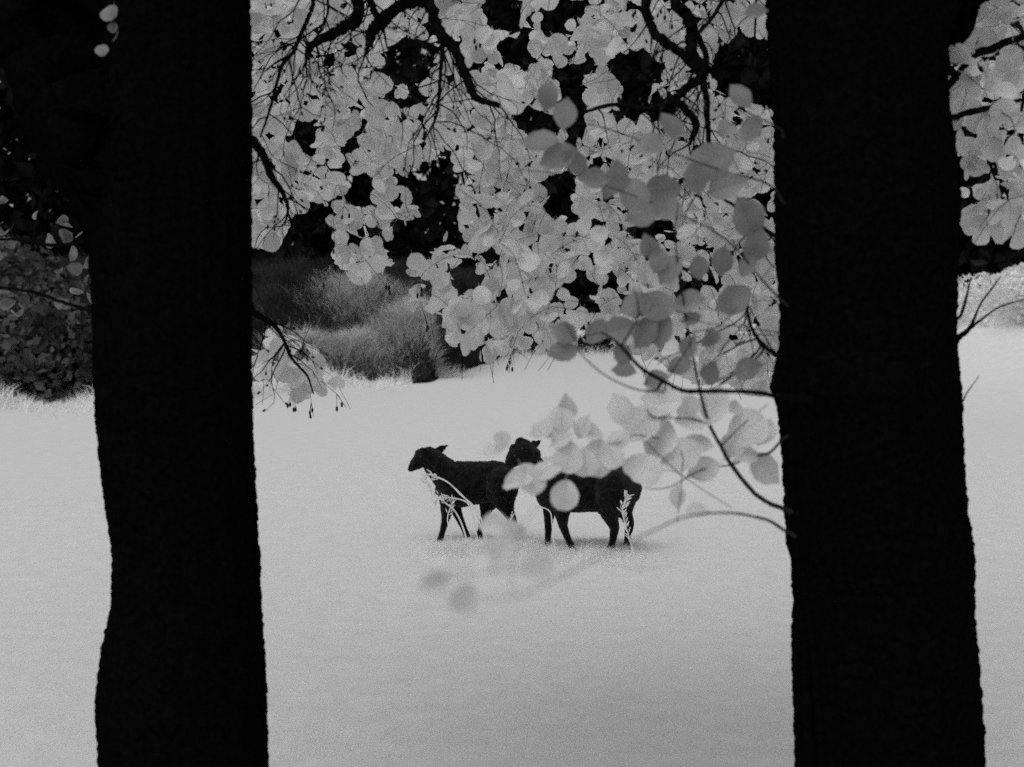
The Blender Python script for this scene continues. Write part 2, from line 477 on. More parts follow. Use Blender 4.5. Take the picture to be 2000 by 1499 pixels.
# ------------------------------------------------------------------ the two near trees
def trunk_mesh(name, prof, d, extra_up, seed, sides=120):
    """prof: rows (py, left px, right px) down the photograph; lathe with rough bark"""
    pr = sorted(prof)
    ys = np.array([p[0] for p in pr], float)
    step = 4.0
    rows = np.concatenate([np.arange(-extra_up, -60, 40.0), np.arange(-60, 1560, step), np.arange(1560, 600 + CH * F / d + 60, 30.0)])
    l = np.interp(rows, ys, [p[1] for p in pr]); r = np.interp(rows, ys, [p[2] for p in pr])
    # flare at the base
    base_row = 600 + CH * F / d
    fl = np.clip((rows - (base_row - 260)) / 260, 0, 1) ** 2 * 70
    l -= fl; r += fl
    V = []
    a = np.arange(sides) / sides * 2 * math.pi
    for y, x0, x1 in zip(rows, l, r):
        c = P((x0 + x1) / 2, y, d); rad = (x1 - x0) / 2 / F * d
        for t in a:
            ct, st = math.cos(t), math.sin(t)
            q = Vector((ct * 9 + seed, st * 9, c.z * 3.2))
            n1 = mnoise.noise(q)
            n2 = mnoise.noise(Vector((ct * 26 + seed, st * 26, c.z * 42)))
            n3 = mnoise.noise(Vector((ct * 60, st * 60 + seed, c.z * 120)))
            k = rad + .006 * n1 + .006 * n2 + .0035 * n3 - .004
            V.append((c.x + ct * k, c.y + st * k, c.z))
    n = len(rows)
    i, j = np.meshgrid(np.arange(n - 1), np.arange(sides), indexing='ij')
    k = (j + 1) % sides
    q = np.stack([i * sides + j, (i + 1) * sides + j, (i + 1) * sides + k, i * sides + k], -1).reshape(-1, 4)
    return np_mesh(name, np.array(V), q)

LD, RD = 3.75, 3.6
L_PROF = [(-2200, 262, 452), (-700, 230, 474), (-200, 205, 484), (0, 195, 487), (130, 190, 490), (300, 186, 493), (420, 184, 491), (600, 184, 492), (700, 183, 491),
          (800, 187, 494), (900, 198, 496), (950, 205, 499), (1000, 211, 501), (1050, 219, 504), (1100, 223, 508), (1150, 221, 509), (1185, 219, 511), (1215, 213, 512),
          (1250, 205, 514), (1300, 197, 517), (1350, 191, 520), (1400, 192, 522), (1499, 195, 527), (1600, 190, 533), (2300, 170, 560)]
R_PROF = [(-2200, 1590, 1790), (-700, 1530, 1830), (-200, 1500, 1846), (0, 1497, 1848), (100, 1502, 1848), (200, 1512, 1848), (300, 1512, 1860), (400, 1513, 1870), (500, 1514, 1868),
          (560, 1520, 1864), (620, 1525, 1863), (680, 1522, 1864), (720, 1512, 1868), (760, 1505, 1872), (800, 1520, 1874), (900, 1528, 1878), (1000, 1534, 1885), (1050, 1536, 1893),
          (1100, 1545, 1898), (1180, 1549, 1895), (1270, 1546, 1906), (1380, 1549, 1914), (1499, 1553, 1919), (1600, 1555, 1925), (2300, 1530, 1960)]
def base_of(prof, d):
    p = P((prof[-2][1] + prof[-2][2]) / 2, 600 + CH * F / d, d)
    return Vector((p.x, p.y, 0))
TL = thing('alder_tree', 'tree with thick black trunk forking to the left, left side of the view', 'tree', base_of(L_PROF, LD), 'two near trees framing the view')
TR = thing('alder_tree', 'tree with straight black trunk standing on the right side of the view', 'tree', base_of(R_PROF, RD), 'two near trees framing the view')
new_obj('trunk', trunk_mesh('trunk', L_PROF, LD, 2200, 3.1), M_BARK, TL)
new_obj('trunk', trunk_mesh('trunk', R_PROF, RD, 2200, 8.7), M_BARK, TR)

def poly3(pts):
    """rows (px, py, d, r px) -> smooth 3d points and radii in metres"""
    S = catmull(pts, max(8, 7 * len(pts)))
    pos = np.array([tuple(P(a, b, c)) for a, b, c, r in S])
    rad = np.maximum(S[:, 3], .3) / F * S[:, 2]
    return pos, rad
def branch(tree, pts, m=None, name='branch', sides=8, knob=.14, rough=True):
    pos, rad = poly3(pts)
    if rough:
        pos = pos + RNG.normal(size=pos.shape) * (rad * .12)[:, None]
    mb = MB(); mb.tube(pos, rad, sides, knob)
    new_obj(name, mb.mesh(name), m or M_TWIG, tree)
    return pos, rad

# limbs
branch(TL, [(335, 660, LD, 96), (302, 540, LD, 106), (278, 430, LD, 116), (240, 330, LD, 123), (195, 240, LD, 128), (130, 100, LD, 130), (60, -60, LD, 126), (-40, -350, LD, 115), (-220, -800, LD, 80)], M_BARK, 'limb', 40, .03)
branch(TR, [(1690, 420, RD, 105), (1712, 230, RD, 112), (1742, 105, RD, 108), (1782, 40, RD, 106), (1818, -10, RD, 104), (1900, -130, RD, 98), (2050, -450, RD, 80)], M_BARK, 'limb', 40, .03)

DA, DB = 4.15, 3.95
NET = {'L': [], 'R': []}
def net(side, pts, **k):
    pos, rad = branch(TL if side == 'L' else TR, pts, **k)
    NET[side] += [(Vector(p), r) for p, r in zip(pos, rad)]
# out-of-frame limbs that carry the branches hanging into view
net('L', [(420, -420, LD, 60), (520, -300, 4.1, 40), (640, -160, 4.05, 26), (697, 0, DA, 13), (694, 39, DA, 12), (682, 48, DA, 12), (648, 67, DA, 11), (606, 90, DA, 7), (598, 123, DA, 2.5), (600, 150, DA, 1.5)])
net('L', [(520, -300, 4.1, 40), (700, -150, 4.1, 26), (832, -12, 4.2, 14), (785, 8, 4.2, 12), (748, 40, 4.2, 13), (727, 62, 4.2, 12), (721, 90, 4.2, 8), (712, 110, 4.2, 2)])
net('L', [(716, -30, 4.2, 7), (728, 15, 4.2, 7), (743, 40, 4.2, 7)])
net('L', [(700, -150, 4.1, 24), (790, -70, 4.1, 16), (833, 0, 4.1, 12), (847, 31, 4.1, 11), (864, 73, 4.1, 12), (874, 80, 4.1, 11), (895, 109, 4.1, 9), (909, 148, 4.1, 9), (923, 182, 4.1, 8), (939, 196, 4.1, 7), (976, 206, 4.1, 5)])
net('L', [(864, 73, 4.1, 6), (864, 95, 4.1, 5), (861, 134, 4.1, 4), (858, 179, 4.1, 3.5), (853, 224, 4.1, 3), (841, 252, 4.1, 2), (825, 283, 4.1, 1.2)])
net('L', [(560, -250, 4.2, 14), (605, -80, 4.05, 7), (612, 0, 4.1, 4.5), (603, 34, 4.1, 4.5), (586, 70, 4.1, 4), (575, 98, 4.1, 4), (550, 132, 4.1, 3.5), (536, 182, 4.1, 3), (522, 230, 4.1, 2.5), (508, 269, 4.1, 1.5)])
net('L', [(470, 262, 3.8, 10), (497, 280, 4.0, 9), (516, 308, 4.1, 8), (530, 345, 4.2, 7), (553, 378, 4.3, 5), (562, 410, 4.35, 3), (556, 440, 4.4, 1.5)])
net('L', [(620, -120, 4.05, 7), (640, 0, 4.1, 3), (634, 42, 4.1, 3), (612, 60, 4.1, 2), (590, 74, 4.1, 1.2)])
net('L', [(470, 545, 3.8, 8), (495, 610, 4.1, 6), (530, 630, 4.3, 5), (552, 660, 4.4, 4), (570, 700, 4.4, 3), (600, 735, 4.4, 2.2), (612, 770, 4.4, 1.2)])
net('R', [(1600, -450, RD, 60), (1450, -260, 4.0, 34), (1300, -120, 4.3, 18), (1263, 0, DB, 10), (1266, 36, DB, 9.5), (1275, 59, DB, 9), (1291, 78, DB, 10), (1322, 98, DB, 9), (1345, 118, DB, 9), (1373, 148, DB, 8)])
net('R', [(1450, -260, 4.0, 30), (1350, -90, 4.3, 16), (1319, 0, DB, 11), (1336, 22, DB, 12), (1350, 53, DB, 12), (1350, 78, DB, 11), (1353, 106, DB, 12), (1373, 146, DB, 11), (1347, 168, DB, 9), (1322, 193, DB, 8), (1342, 218, DB, 8), (1359, 241, DB, 8), (1353, 266, DB, 6), (1345, 285, DB, 3)])
net('R', [(1352, 50, DB, 6), (1373, 92, DB, 6), (1382, 134, DB, 6), (1375, 157, DB, 6), (1381, 210, DB, 6.5), (1384, 277, DB, 4.5), (1384, 300, DB, 2)])
net('R', [(1440, -60, 4.2, 5), (1412, 0, 4.3, 4), (1392, 34, DB, 4), (1367, 62, DB, 4)])
net('R', [(1322, 193, DB, 6), (1270, 212, 4.0, 5), (1200, 205, 4.1, 4), (1130, 222, 4.2, 3), (1060, 230, 4.3, 2)])
net('R', [(1478, -40, 4.0, 3), (1476, 31, 4.0, 2.5), (1473, 98, 4.0, 1.5), (1470, 130, 4.0, 1)])
net('R', [(1600, 505, RD, 7), (1540, 478, 3.6, 6), (1513, 462, 3.6, 4.5), (1476, 434, 3.6, 4), (1440, 406, 3.6, 3.5), (1400, 382, 3.65, 2)])
net('R', [(1600, 720, RD, 8), (1530, 700, 3.45, 6), (1510, 689, 3.4, 5), (1488, 672, 3.4, 4.5), (1468, 641, 3.4, 3.5), (1460, 602, 3.4, 2.5), (1462, 570, 3.4, 1.2)])
# bare dark branch crossing from the right trunk
for pts in ([(1600, 782, RD, 8), (1530, 775, 3.4, 6), (1513, 774, 3.35, 4.8), (1476, 767, 3.3, 4.5), (1392, 764, 3.25, 4.2), (1336, 764, 3.2, 4.5), (1297, 745, 3.2, 4), (1252, 719, 3.2, 4), (1213, 677, 3.2, 3.2), (1192, 660, 3.2, 2.4), (1174, 649, 3.2, 1.8)],
            [(1297, 745, 3.2, 3), (1288, 752, 3.18, 2.6), (1282, 763, 3.16, 2.2), (1252, 763, 3.15, 1.6), (1213, 750, 3.15, 1.5), (1174, 728, 3.15, 1.4), (1135, 691, 3.15, 1.2), (1118, 655, 3.15, 1), (1098, 621, 3.15, .7)],
            [(1213, 677, 3.2, 1.8), (1241, 630, 3.2, 1.7), (1247, 607, 3.2, 1.5), (1243, 580, 3.2, 1.1), (1236, 560, 3.2, .8)],
            [(1252, 719, 3.2, 1.3), (1262, 740, 3.2, 1), (1264, 762, 3.2, .7)],
            [(1303, 742, 3.2, 1.4), (1336, 691, 3.2, 1.1), (1361, 644, 3.2, .8)],
            [(1297, 745, 3.2, 1.6), (1300, 760, 3.2, 1.5), (1292, 766, 3.2, 1.3), (1284, 758, 3.2, 1.2), (1290, 748, 3.2, 1)],
            [(1560, 655, RD, 2.2), (1521, 655, 3.4, 1.6), (1448, 655, 3.35, 1.2), (1420, 669, 3.35, 1), (1400, 690, 3.35, .6)],
            [(1580, 648, RD, 2), (1521, 650, 3.45, 1.3), (1448, 638, 3.4, 1), (1380, 632, 3.4, .8), (1320, 610, 3.4, .6)],
            # right-hand strip
            ):
    branch(TR, [(a, b, c if c > 3.5 else c * .82, r) for a, b, c, r in pts], rough=False)
net('R', [(1780, 110, RD, 12), (1850, 120, 3.7, 9), (1930, 98, 3.8, 8), (1965, 82, 3.9, 7.5), (2010, 72, 4.0, 7), (2080, 70, 4.2, 4)])
net('R', [(1790, 260, RD, 12), (1850, 235, 3.7, 7), (1905, 217, 3.8, 6), (1960, 205, 3.9, 5.5), (2010, 196, 4.0, 5), (2090, 200, 4.1, 3)])
net('R', [(1790, 190, RD, 10), (1846, 172, 3.7, 8), (1868, 148, 3.7, 7), (1885, 128, 3.75, 5), (1905, 118, 3.8, 3)])
branch(TR, [(1800, 690, RD, 14), (1862, 665, 3.55, 7), (1885, 650, 3.5, 5), (1900, 630, 3.5, 3), (1915, 595, 3.5, 2.2), (1955, 540, 3.5, 1.3)])
branch(TR, [(1885, 650, 3.5, 4), (1920, 622, 3.4, 2.2), (1960, 597, 3.3, 1.8), (2030, 580, 3.2, 1.2)])
branch(TR, [(1800, 660, RD, 10), (1868, 625, 3.55, 3.5), (1885, 590, 3.5, 3), (1892, 560, 3.5, 2), (1896, 545, 3.5, 1.2)])
branch(TR, [(1800, 830, RD, 6), (1872, 790, 3.5, 2.5), (1890, 765, 3.5, 1.3), (1912, 735, 3.5, .8)])
net('L', [(300, 480, LD, 10), (190, 470, 3.9, 4), (110, 480, 4.1, 3.5), (40, 468, 4.2, 3), (-40, 470, 4.3, 2)])
net('L', [(300, 640, LD, 12), (170, 605, 3.9, 4), (120, 590, 4, 3.5), (60, 570, 4.1, 3), (-30, 558, 4.2, 2.5)])
net('L', [(120, 330, LD, 12), (88, 385, 3.85, 7), (72, 440, 3.9, 4), (62, 490, 3.9, 2)])
branch(TL, [(-30, 710, 3.3, 1.6), (30, 745, 3.3, 1.3), (60, 765, 3.3, 1.0), (95, 780, 3.3, .6)], rough=False)

# ------------------------------------------------------------------ hanging alder foliage grown from that skeleton
def inpoly(x, y, poly):
    c = False; j = len(poly) - 1
    for i in range(len(poly)):
        xi, yi = poly[i]; xj, yj = poly[j]
        if (yi > y) != (yj > y) and x < (xj - xi) * (y - yi) / (yj - yi) + xi: c = not c
        j = i
    return c
CURTAIN = [(440, -60), (1560, -60), (1560, 765), (1400, 752), (1330, 735), (1250, 690), (1170, 650), (1100, 690), (1060, 690), (1010, 680), (960, 705), (890, 690), (850, 610), (812, 605), (805, 500),
           (850, 455), (880, 400), (850, 330), (828, 400), (815, 440), (785, 440), (755, 440), (765, 500), (750, 540), (695, 545), (662, 515), (655, 450), (640, 405), (600, 385), (560, 440), (525, 490), (440, 490)]
HOLES = [[(762, 95), (790, 74), (836, 98), (832, 150), (800, 175), (768, 150)], [(575, 250), (595, 228), (612, 235), (608, 285), (585, 297)], [(684, 345), (731, 340), (729, 402), (690, 402)],
         [(800, 330), (872, 312), (892, 380), (880, 440), (852, 478), (822, 440)], [(884, 520), (928, 515), (932, 560), (900, 572), (886, 556)], [(1118, 545), (1130, 522), (1160, 560), (1150, 585), (1122, 575)],
         [(945, 0), (1015, 0), (1005, 60), (955, 55)], [(985, 80), (1035, 70), (1030, 120), (990, 125)], [(1090, 0), (1140, 0), (1130, 28), (1095, 30)], [(1085, 150), (1150, 105), (1140, 160), (1100, 180)],
         [(1190, 120), (1245, 100), (1300, 135), (1290, 170), (1200, 160)], [(1088, 190), (1145, 190), (1140, 255), (1100, 262)], [(1008, 215), (1085, 225), (1080, 258), (1012, 258)], [(1200, 200), (1340, 190), (1300, 222), (1215, 228)],
         [(1070, 345), (1117, 345), (1110, 420), (1072, 425)], [(1234, 440), (1290, 425), (1294, 458), (1238, 468)], [(940, 485), (970, 482), (968, 508), (945, 510)], [(1400, 85), (1500, 75), (1520, 200), (1440, 195), (1395, 150)],
         [(1060, 20), (1100, 15), (1095, 60), (1065, 60)], [(1185, 540), (1200, 540), (1200, 560), (1185, 560)], [(672, 275), (700, 270), (700, 300), (675, 300)], [(1315, 560), (1360, 540), (1365, 580), (1330, 590)]]
SPRAY = [(500, 650), (560, 640), (640, 690), (665, 750), (610, 775), (520, 770), (495, 740)]
RSTRIP = [(1835, -40), (2080, -40), (2080, 500), (1960, 480), (1900, 480), (1875, 430), (1885, 350), (1890, 290), (1850, 265), (1845, 130)]
LSTRIP = [(-60, 370), (60, 380), (80, 300), (190, 470), (190, 640), (-60, 640)]
def ok(x, y, regs):
    return any(inpoly(x, y, r) for r in regs) and not any(inpoly(x, y, h) for h in HOLES)
TWIG = {'L': MB(), 'R': MB()}
LEAVES = {'L': [], 'R': []}
CONES = {'L': MB(), 'R': MB()}
def grow(side, regs, dist, dmin, dmax, spacing, nleaf, Lr=(.042, .078), tries=9000, box=(430, 1560, -60, 790), face=.8, every=1):
    pts = []
    for _ in range(tries):
        x, y = random.uniform(box[0], box[1]), random.uniform(box[2], box[3])
        if not ok(x, y, regs): continue
        if any((x - a) ** 2 + (y - b) ** 2 < spacing ** 2 for a, b, c in pts): continue
        pts.append((x, y, random.uniform(dmin, dmax)))
    C = [P(a, b, c) for a, b, c in pts]
    nodes = list(NET[side]); npos = np.array([tuple(n[0]) for n in nodes]); 
    todo = list(range(len(C)))
    dcur = np.array([np.min(np.linalg.norm(npos - np.array(c), axis=1)) for c in C])
    while todo:
        i = min(todo, key=lambda k: dcur[k]); todo.remove(i)
        c = C[i]; ca = np.array(c)
        D = np.linalg.norm(npos - ca, axis=1) + np.clip(ca[2] + .03 - npos[:, 2], 0, None) * 2.5
        j = int(np.argmin(D)); a = nodes[j][0]
        r0 = min(nodes[j][1] * .8, .0016 + .0022 * (c - a).length); r1 = .0009
        mid = (a + c) / 2 + Vector((random.gauss(0, .02), random.gauss(0, .02), random.uniform(.0, .06) * (c - a).length / .3))
        tip = c + (c - mid).normalized() * random.uniform(.04, .09) + Vector((random.gauss(0, .015), random.gauss(0, .015), -random.uniform(.02, .07)))
        n = max(6, int((tip - a).length / .03))
        pos = catmull([tuple(a), tuple(mid), tuple(c), tuple(tip)], n)
        pos[1:] += RNG.normal(size=pos[1:].shape) * .0025
        rad = np.linspace(r0, r1, n)
        TWIG[side].tube(pos, rad, 5, .15)
        new = [(Vector(p), r) for p, r in zip(pos[1:], rad[1:])]
        nodes += new; nw = np.array([tuple(x[0]) for x in new]); npos = np.vstack([npos, nw])
        for k in todo:
            dcur[k] = min(dcur[k], np.min(np.linalg.norm(nw - np.array(C[k]), axis=1)))
        # leaves along the outer part of this shoot
        m = random.randint(*nleaf); s0 = max(1, n - int(.26 / .03) - 1)
        for q in range(m):
            b = Vector(pos[random.randint(s0, n - 1)]) if q < m - 2 else Vector(pos[-1])
            T = Vector(pos[-1]) - Vector(pos[s0]); T = T.normalized() if T.length > 1e-4 else Vector((0, 0, -1))
            v = Vector(RNG.normal(size=3)); v = (v - T * v.dot(T)).normalized()
            dr = (v + T * random.uniform(.1, .7) + Vector((0, 0, -.35))).normalized()
            L = random.uniform(*Lr)
            nb = Vector((0, -face, .55)) + Vector(RNG.normal(size=3)) * .55
            bb = b + dr * L * .22
            M = frame(bb, dr, nb, L)
            x, y, dd = pix(bb + dr * L * .5)
            if dd < 1.5 or not ok(x, y, regs): continue
            sv = dr.cross(nb).normalized() * L * .36
            if any(any(inpoly(u[0], u[1], h) for h in HOLES) for u in (pix(bb + dr * L * .9), pix(bb + dr * L * .1), pix(bb + dr * L * .55 + sv), pix(bb + dr * L * .55 - sv))): continue
            LEAVES[side].append((L / dd, x, y, 'alder', random.randint(0, 4), M))
        if random.random() < .14:
            b = Vector(pos[-2]); 
            for q in range(random.randint(2, 4)):
                e = b + Vector((random.gauss(0, .014), random.gauss(0, .014), -random.uniform(.015, .045)))
                TWIG[side].tube([b, (b + e) / 2 + Vector((0, 0, .004)), e], [.0008] * 3, 4)
                CONES[side].tube([e, e - Vector((0, 0, .004)), e - Vector((0, 0, .010)), e - Vector((0, 0, .015)), e - Vector((0, 0, .018))], [.001, .0038, .0046, .0034, .001], 7)
def side_grow(side, x0, x1, **k):
    grow(side, box=(x0, x1, -60, 790), regs=[CURTAIN, SPRAY] if side == 'L' else [CURTAIN], **k)
side_grow('L', 440, 1010, dist=0, dmin=4.45, dmax=5.5, spacing=36, nleaf=(5, 9))
side_grow('L', 440, 1000, dist=0, dmin=5.2, dmax=6.6, spacing=41, nleaf=(6, 10))
side_grow('R', 990, 1560, dist=0, dmin=4.25, dmax=5.3, spacing=38, nleaf=(5, 9))
side_grow('R', 960, 1560, dist=0, dmin=5.0, dmax=6.6, spacing=41, nleaf=(6, 10))
grow('R', [RSTRIP], 0, 3.6, 5.0, 36, (6, 10), box=(1830, 2090, -60, 500))
grow('L', [LSTRIP], 0, 4.4, 5.6, 50, (2, 4), Lr=(.035, .06), box=(-60, 190, 290, 650))
# bare twiglets hanging before the leaves
def bare(side, x0, x1, y0, y1, n):
    base = [q for q in NET[side] if q[1] < .02]
    for _ in range(n):
        for _t in range(60):
            a, r = random.choice(base); x, y, d = pix(a)
            if x0 < x < x1 and y0 < y < y1: break
        else: continue
        L = random.uniform(.08, .32); p = a.copy(); v = Vector((random.gauss(0, .7), random.gauss(-.1, .25), -random.uniform(.2, 1))).normalized()
        pts = [p.copy()]; k = max(5, int(L / .025))
        for i in range(k):
            v = (v + Vector((random.gauss(0, .22), random.gauss(0, .15), random.gauss(-.06, .18)))).normalized()
            p = p + v * .025; pts.append(p.copy())
            if i > 1 and random.random() < .45:
                w_ = (v + Vector((random.gauss(0, .8), random.gauss(0, .3), -random.uniform(0, .6)))).normalized(); l = random.uniform(.02, .07)
                TWIG[side].tube([p, p + w_ * l * .5, p + w_ * l + Vector((0, 0, -.006))], [.0011, .0009, .0006], 4)
                if random.random() < .4: CONES[side].tube([p + w_ * l, p + w_ * (l + .004), p + w_ * (l + .009), p + w_ * (l + .013)], [.001, .0035, .0035, .001], 6)
        TWIG[side].tube(pts, np.linspace(min(r * .6, .0028), .0008, len(pts)), 5, .1)
bare('L', 480, 1010, -40, 700, 110)
bare('R', 1000, 1520, -40, 700, 60)
# few leaves growing straight out of the left trunk
for x, y, L in [(222, 10, .05), (224, 44, .028), (200, 88, .036), (226, 72, .034)]:
    b = P(x, y, 3.40); leaf_part(TL, 'alder', random.randint(0, 4), frame(b, (random.gauss(0, .6), -.3, random.gauss(-.3, .6)), (random.gauss(0, .4), -1, .3), L), M_IVY_SHADED)
for px, pts in ((0, [(205, -40, 3.5, 2), (215, 20, 3.42, 1.6), (205, 60, 3.41, 1.3), (212, 85, 3.41, .8)]), (1, [(215, 240, 3.5, 2), (225, 222, 3.42, 1.4), (218, 200, 3.41, .8)])):
    branch(TL, pts, rough=False)

def crown_leaves(tree, cx, cy, rx, z0, z1, n):
    """the mass of leaves overhead, above the view"""
    def cf(n):
        a = RNG.uniform(0, 2 * math.pi, n); r = rx * np.sqrt(RNG.random(n))
        z = z0 + (z1 - z0) * RNG.random(n)
        x = cx + np.cos(a) * r; y = cy + np.sin(a) * r
        p = np.stack([x, y, z], -1)
        lim = CH + .232 * np.clip(y, 0, None) + .45
        return p[p[:, 2] > lim]
    V, t = leaf_cloud(n, cf, .13, .8)
    o = new_obj('crown', np_mesh('crown', V, t, False), M_LEAF, tree); o['kind'] = 'stuff'
crown_leaves(TL, -1.9, 5.3, 2.9, 3.4, 7.5, 1700)
crown_leaves(TR, 2.2, 5.1, 2.9, 3.4, 7.5, 1700)

SHADED_L = [q for q in LEAVES['L'] if q[1] < 240]  # the tree's own leaves at far left, given a dark colour as shade
LEAVES['L'] = [q for q in LEAVES['L'] if q[1] >= 240]
for side, tree in (('L', TL), ('R', TR)):
    o = new_obj('twigs', TWIG[side].mesh('twigs'), M_TWIG, tree); o['kind'] = 'stuff'
    o = new_obj('cones', CONES[side].mesh('cones'), M_CONE, tree); o['kind'] = 'stuff'
    Ls = sorted(LEAVES[side], key=lambda t: -t[0] if -30 < t[1] < 2030 and -20 < t[2] else 0)
    for s, x, y, k, v, M in Ls[:290]:
        leaf_part(tree, k, v, M, M_LEAF)
    rest = Ls[290:]
    o = new_obj('foliage', join_leaves([(k, v, M) for s, x, y, k, v, M in rest]), M_LEAF, tree); o['kind'] = 'stuff'
    if side == 'L' and SHADED_L:
        o = new_obj('shaded_leaves', join_leaves([(k, v, M) for s, x, y, k, v, M in SHADED_L]), M_IVY_SHADED, tree); o['kind'] = 'stuff'; o['label'] = 'tree leaves left of the left trunk, coloured dark for shade'

# ------------------------------------------------------------------ near shoots of the right tree, built as two added plants
def added_stem_at(px, d):
    g = P(px, 600 + CH * F / d, d); return (g.x, g.y, 0)
SHOOT_SHADED = thing('near_shoot', 'near shoot of the right tree, leaves coloured dark for shade, against the upper right foliage', 'near_shoot', added_stem_at(1600, 3.05))
SHOOT_LIT = thing('near_shoot', 'near shoot of the right tree, leaves coloured pale as lit, reaching over the sheep', 'near_shoot', added_stem_at(1640, 3.05))
def sbr(tree, pts, name='branch', m=None): return branch(tree, pts, m or M_SHOOTBARK, name, 6, .1, False)
sbr(SHOOT_SHADED, [(1600, 2390, 3.05, 12), (1590, 1800, 3.05, 12), (1572, 1300, 3.05, 10), (1556, 1000, 3.05, 9), (1545, 700, 3.05, 8), (1532, 400, 3.05, 5), (1528, 150, 3.05, 3)], 'stem', M_BARK)  # added stem before the dark trunk, carrying the tree's near leaves
sbr(SHOOT_LIT, [(1640, 2390, 3.05, 12), (1622, 1800, 3.05, 12), (1590, 1300, 3.05, 10), (1553, 1040, 3.02, 7), (1543, 850, 3.02, 5), (1535, 780, 3.0, 3)], 'stem', M_BARK)  # second added stem, carrying the near leaves coloured as lit
BR = [
 [(1553, 1004, 3.04, 6), (1531, 994, 2.98, 5), (1502, 983, 2.95, 4.6), (1470, 960, 2.92, 4.2), (1429, 909, 2.9, 4), (1408, 872, 2.88, 3.6), (1386, 830, 2.86, 3.2), (1369, 772, 2.85, 2.6), (1350, 680, 2.84, 2.2), (1339, 613, 2.84, 1.9), (1325, 526, 2.84, 1.7), (1319, 456, 2.84, 1.4), (1325, 395, 2.84, 1)],
 [(1386, 830, 2.86, 1.8), (1348, 818, 2.84, 1.5), (1280, 815, 2.8, 1.3), (1262, 798, 2.8, .9)],
 [(1544, 848, 3.04, 3), (1527, 860, 2.98, 2.6), (1502, 885, 2.95, 2.4), (1463, 894, 2.92, 2.1), (1429, 909, 2.9, 1.8)],
 [(1429, 909, 2.9, 1.5), (1374, 917, 2.86, 1.3), (1341, 934, 2.82, 1.1), (1309, 951, 2.8, 1), (1275, 956, 2.78, .8), (1255, 950, 2.78, .6)],
 [(1429, 992, 2.8, .7), (1384, 964, 2.8, .9), (1331, 928, 2.8, 1), (1299, 900, 2.8, .9), (1262, 864, 2.8, .8)],
 [(1331, 928, 2.8, .9), (1309, 919, 2.8, .8), (1280, 920, 2.8, .7)],
 [(1331, 928, 2.8, .9), (1329, 970, 2.78, .9), (1322, 1020, 2.76, .6)],
 [(1331, 928, 2.8, 1), (1334, 900, 2.8, 1), (1330, 880, 2.8, .9)],
 [(1288, 857, 2.8, 1.2), (1240, 850, 2.78, 1.1), (1210, 865, 2.76, 1), (1160, 872, 2.74, .9), (1110, 888, 2.72, .9), (1054, 897, 2.7, .8), (1000, 898, 2.7, .6)],
 [(1408, 872, 2.88, 1.4), (1450, 830, 2.9, 1), (1500, 790, 2.92, .8)],
 [(1429, 909, 2.9, 1.1), (1463, 862, 2.9, .9), (1510, 825, 2.92, .7)],
 [(1554, 1048, 3.02, 4), (1530, 1035, 2.8, 3.4), (1495, 1015, 2.6, 3.2), (1420, 1002, 2.3, 2.2), (1340, 1010, 2.0, 1.8), (1280, 1035, 1.7, 1.5), (1200, 1075, 1.45, 1.3), (1120, 1115, 1.25, 1.1), (1050, 1150, 1.15, 1), (1000, 1166, 1.1, .9), (940, 1172, 1.08, .6)],
 [(1000, 1166, 1.1, .8), (1003, 1100, 1.12, .8), (1016, 1040, 1.15, .7), (1050, 990, 1.2, .6)],
 [(1003, 1110, 1.12, .8), (950, 1118, 1.1, .7), (880, 1128, 1.08, .6)],
 [(1541, 600, 3.05, 3), (1500, 560, 2.95, 2), (1420, 470, 2.9, 1.6), (1330, 420, 2.88, 1.2), (1230, 380, 2.85, 1), (1120, 345, 2.82, .9), (1000, 330, 2.8, .6)],
 [(1533, 400, 3.05, 3), (1500, 360, 2.95, 2), (1400, 330, 2.9, 1.4), (1290, 290, 2.88, 1.2), (1180, 250, 2.85, 1), (1090, 235, 2.85, .7)],
 [(1339, 613, 2.84, 1.2), (1280, 600, 2.8, 1), (1210, 640, 2.78, .9), (1130, 660, 2.76, .7)],
 [(1345, 650, 2.84, 1), (1400, 640, 2.86, .9), (1440, 600, 2.88, .7)],
 [(1530, 270, 3.05, 2.5), (1520, 250, 2.95, 1.5), (1440, 210, 2.9, 1)],
]
for i, b in enumerate(BR): sbr(SHOOT_SHADED if i >= 14 else SHOOT_LIT, b)
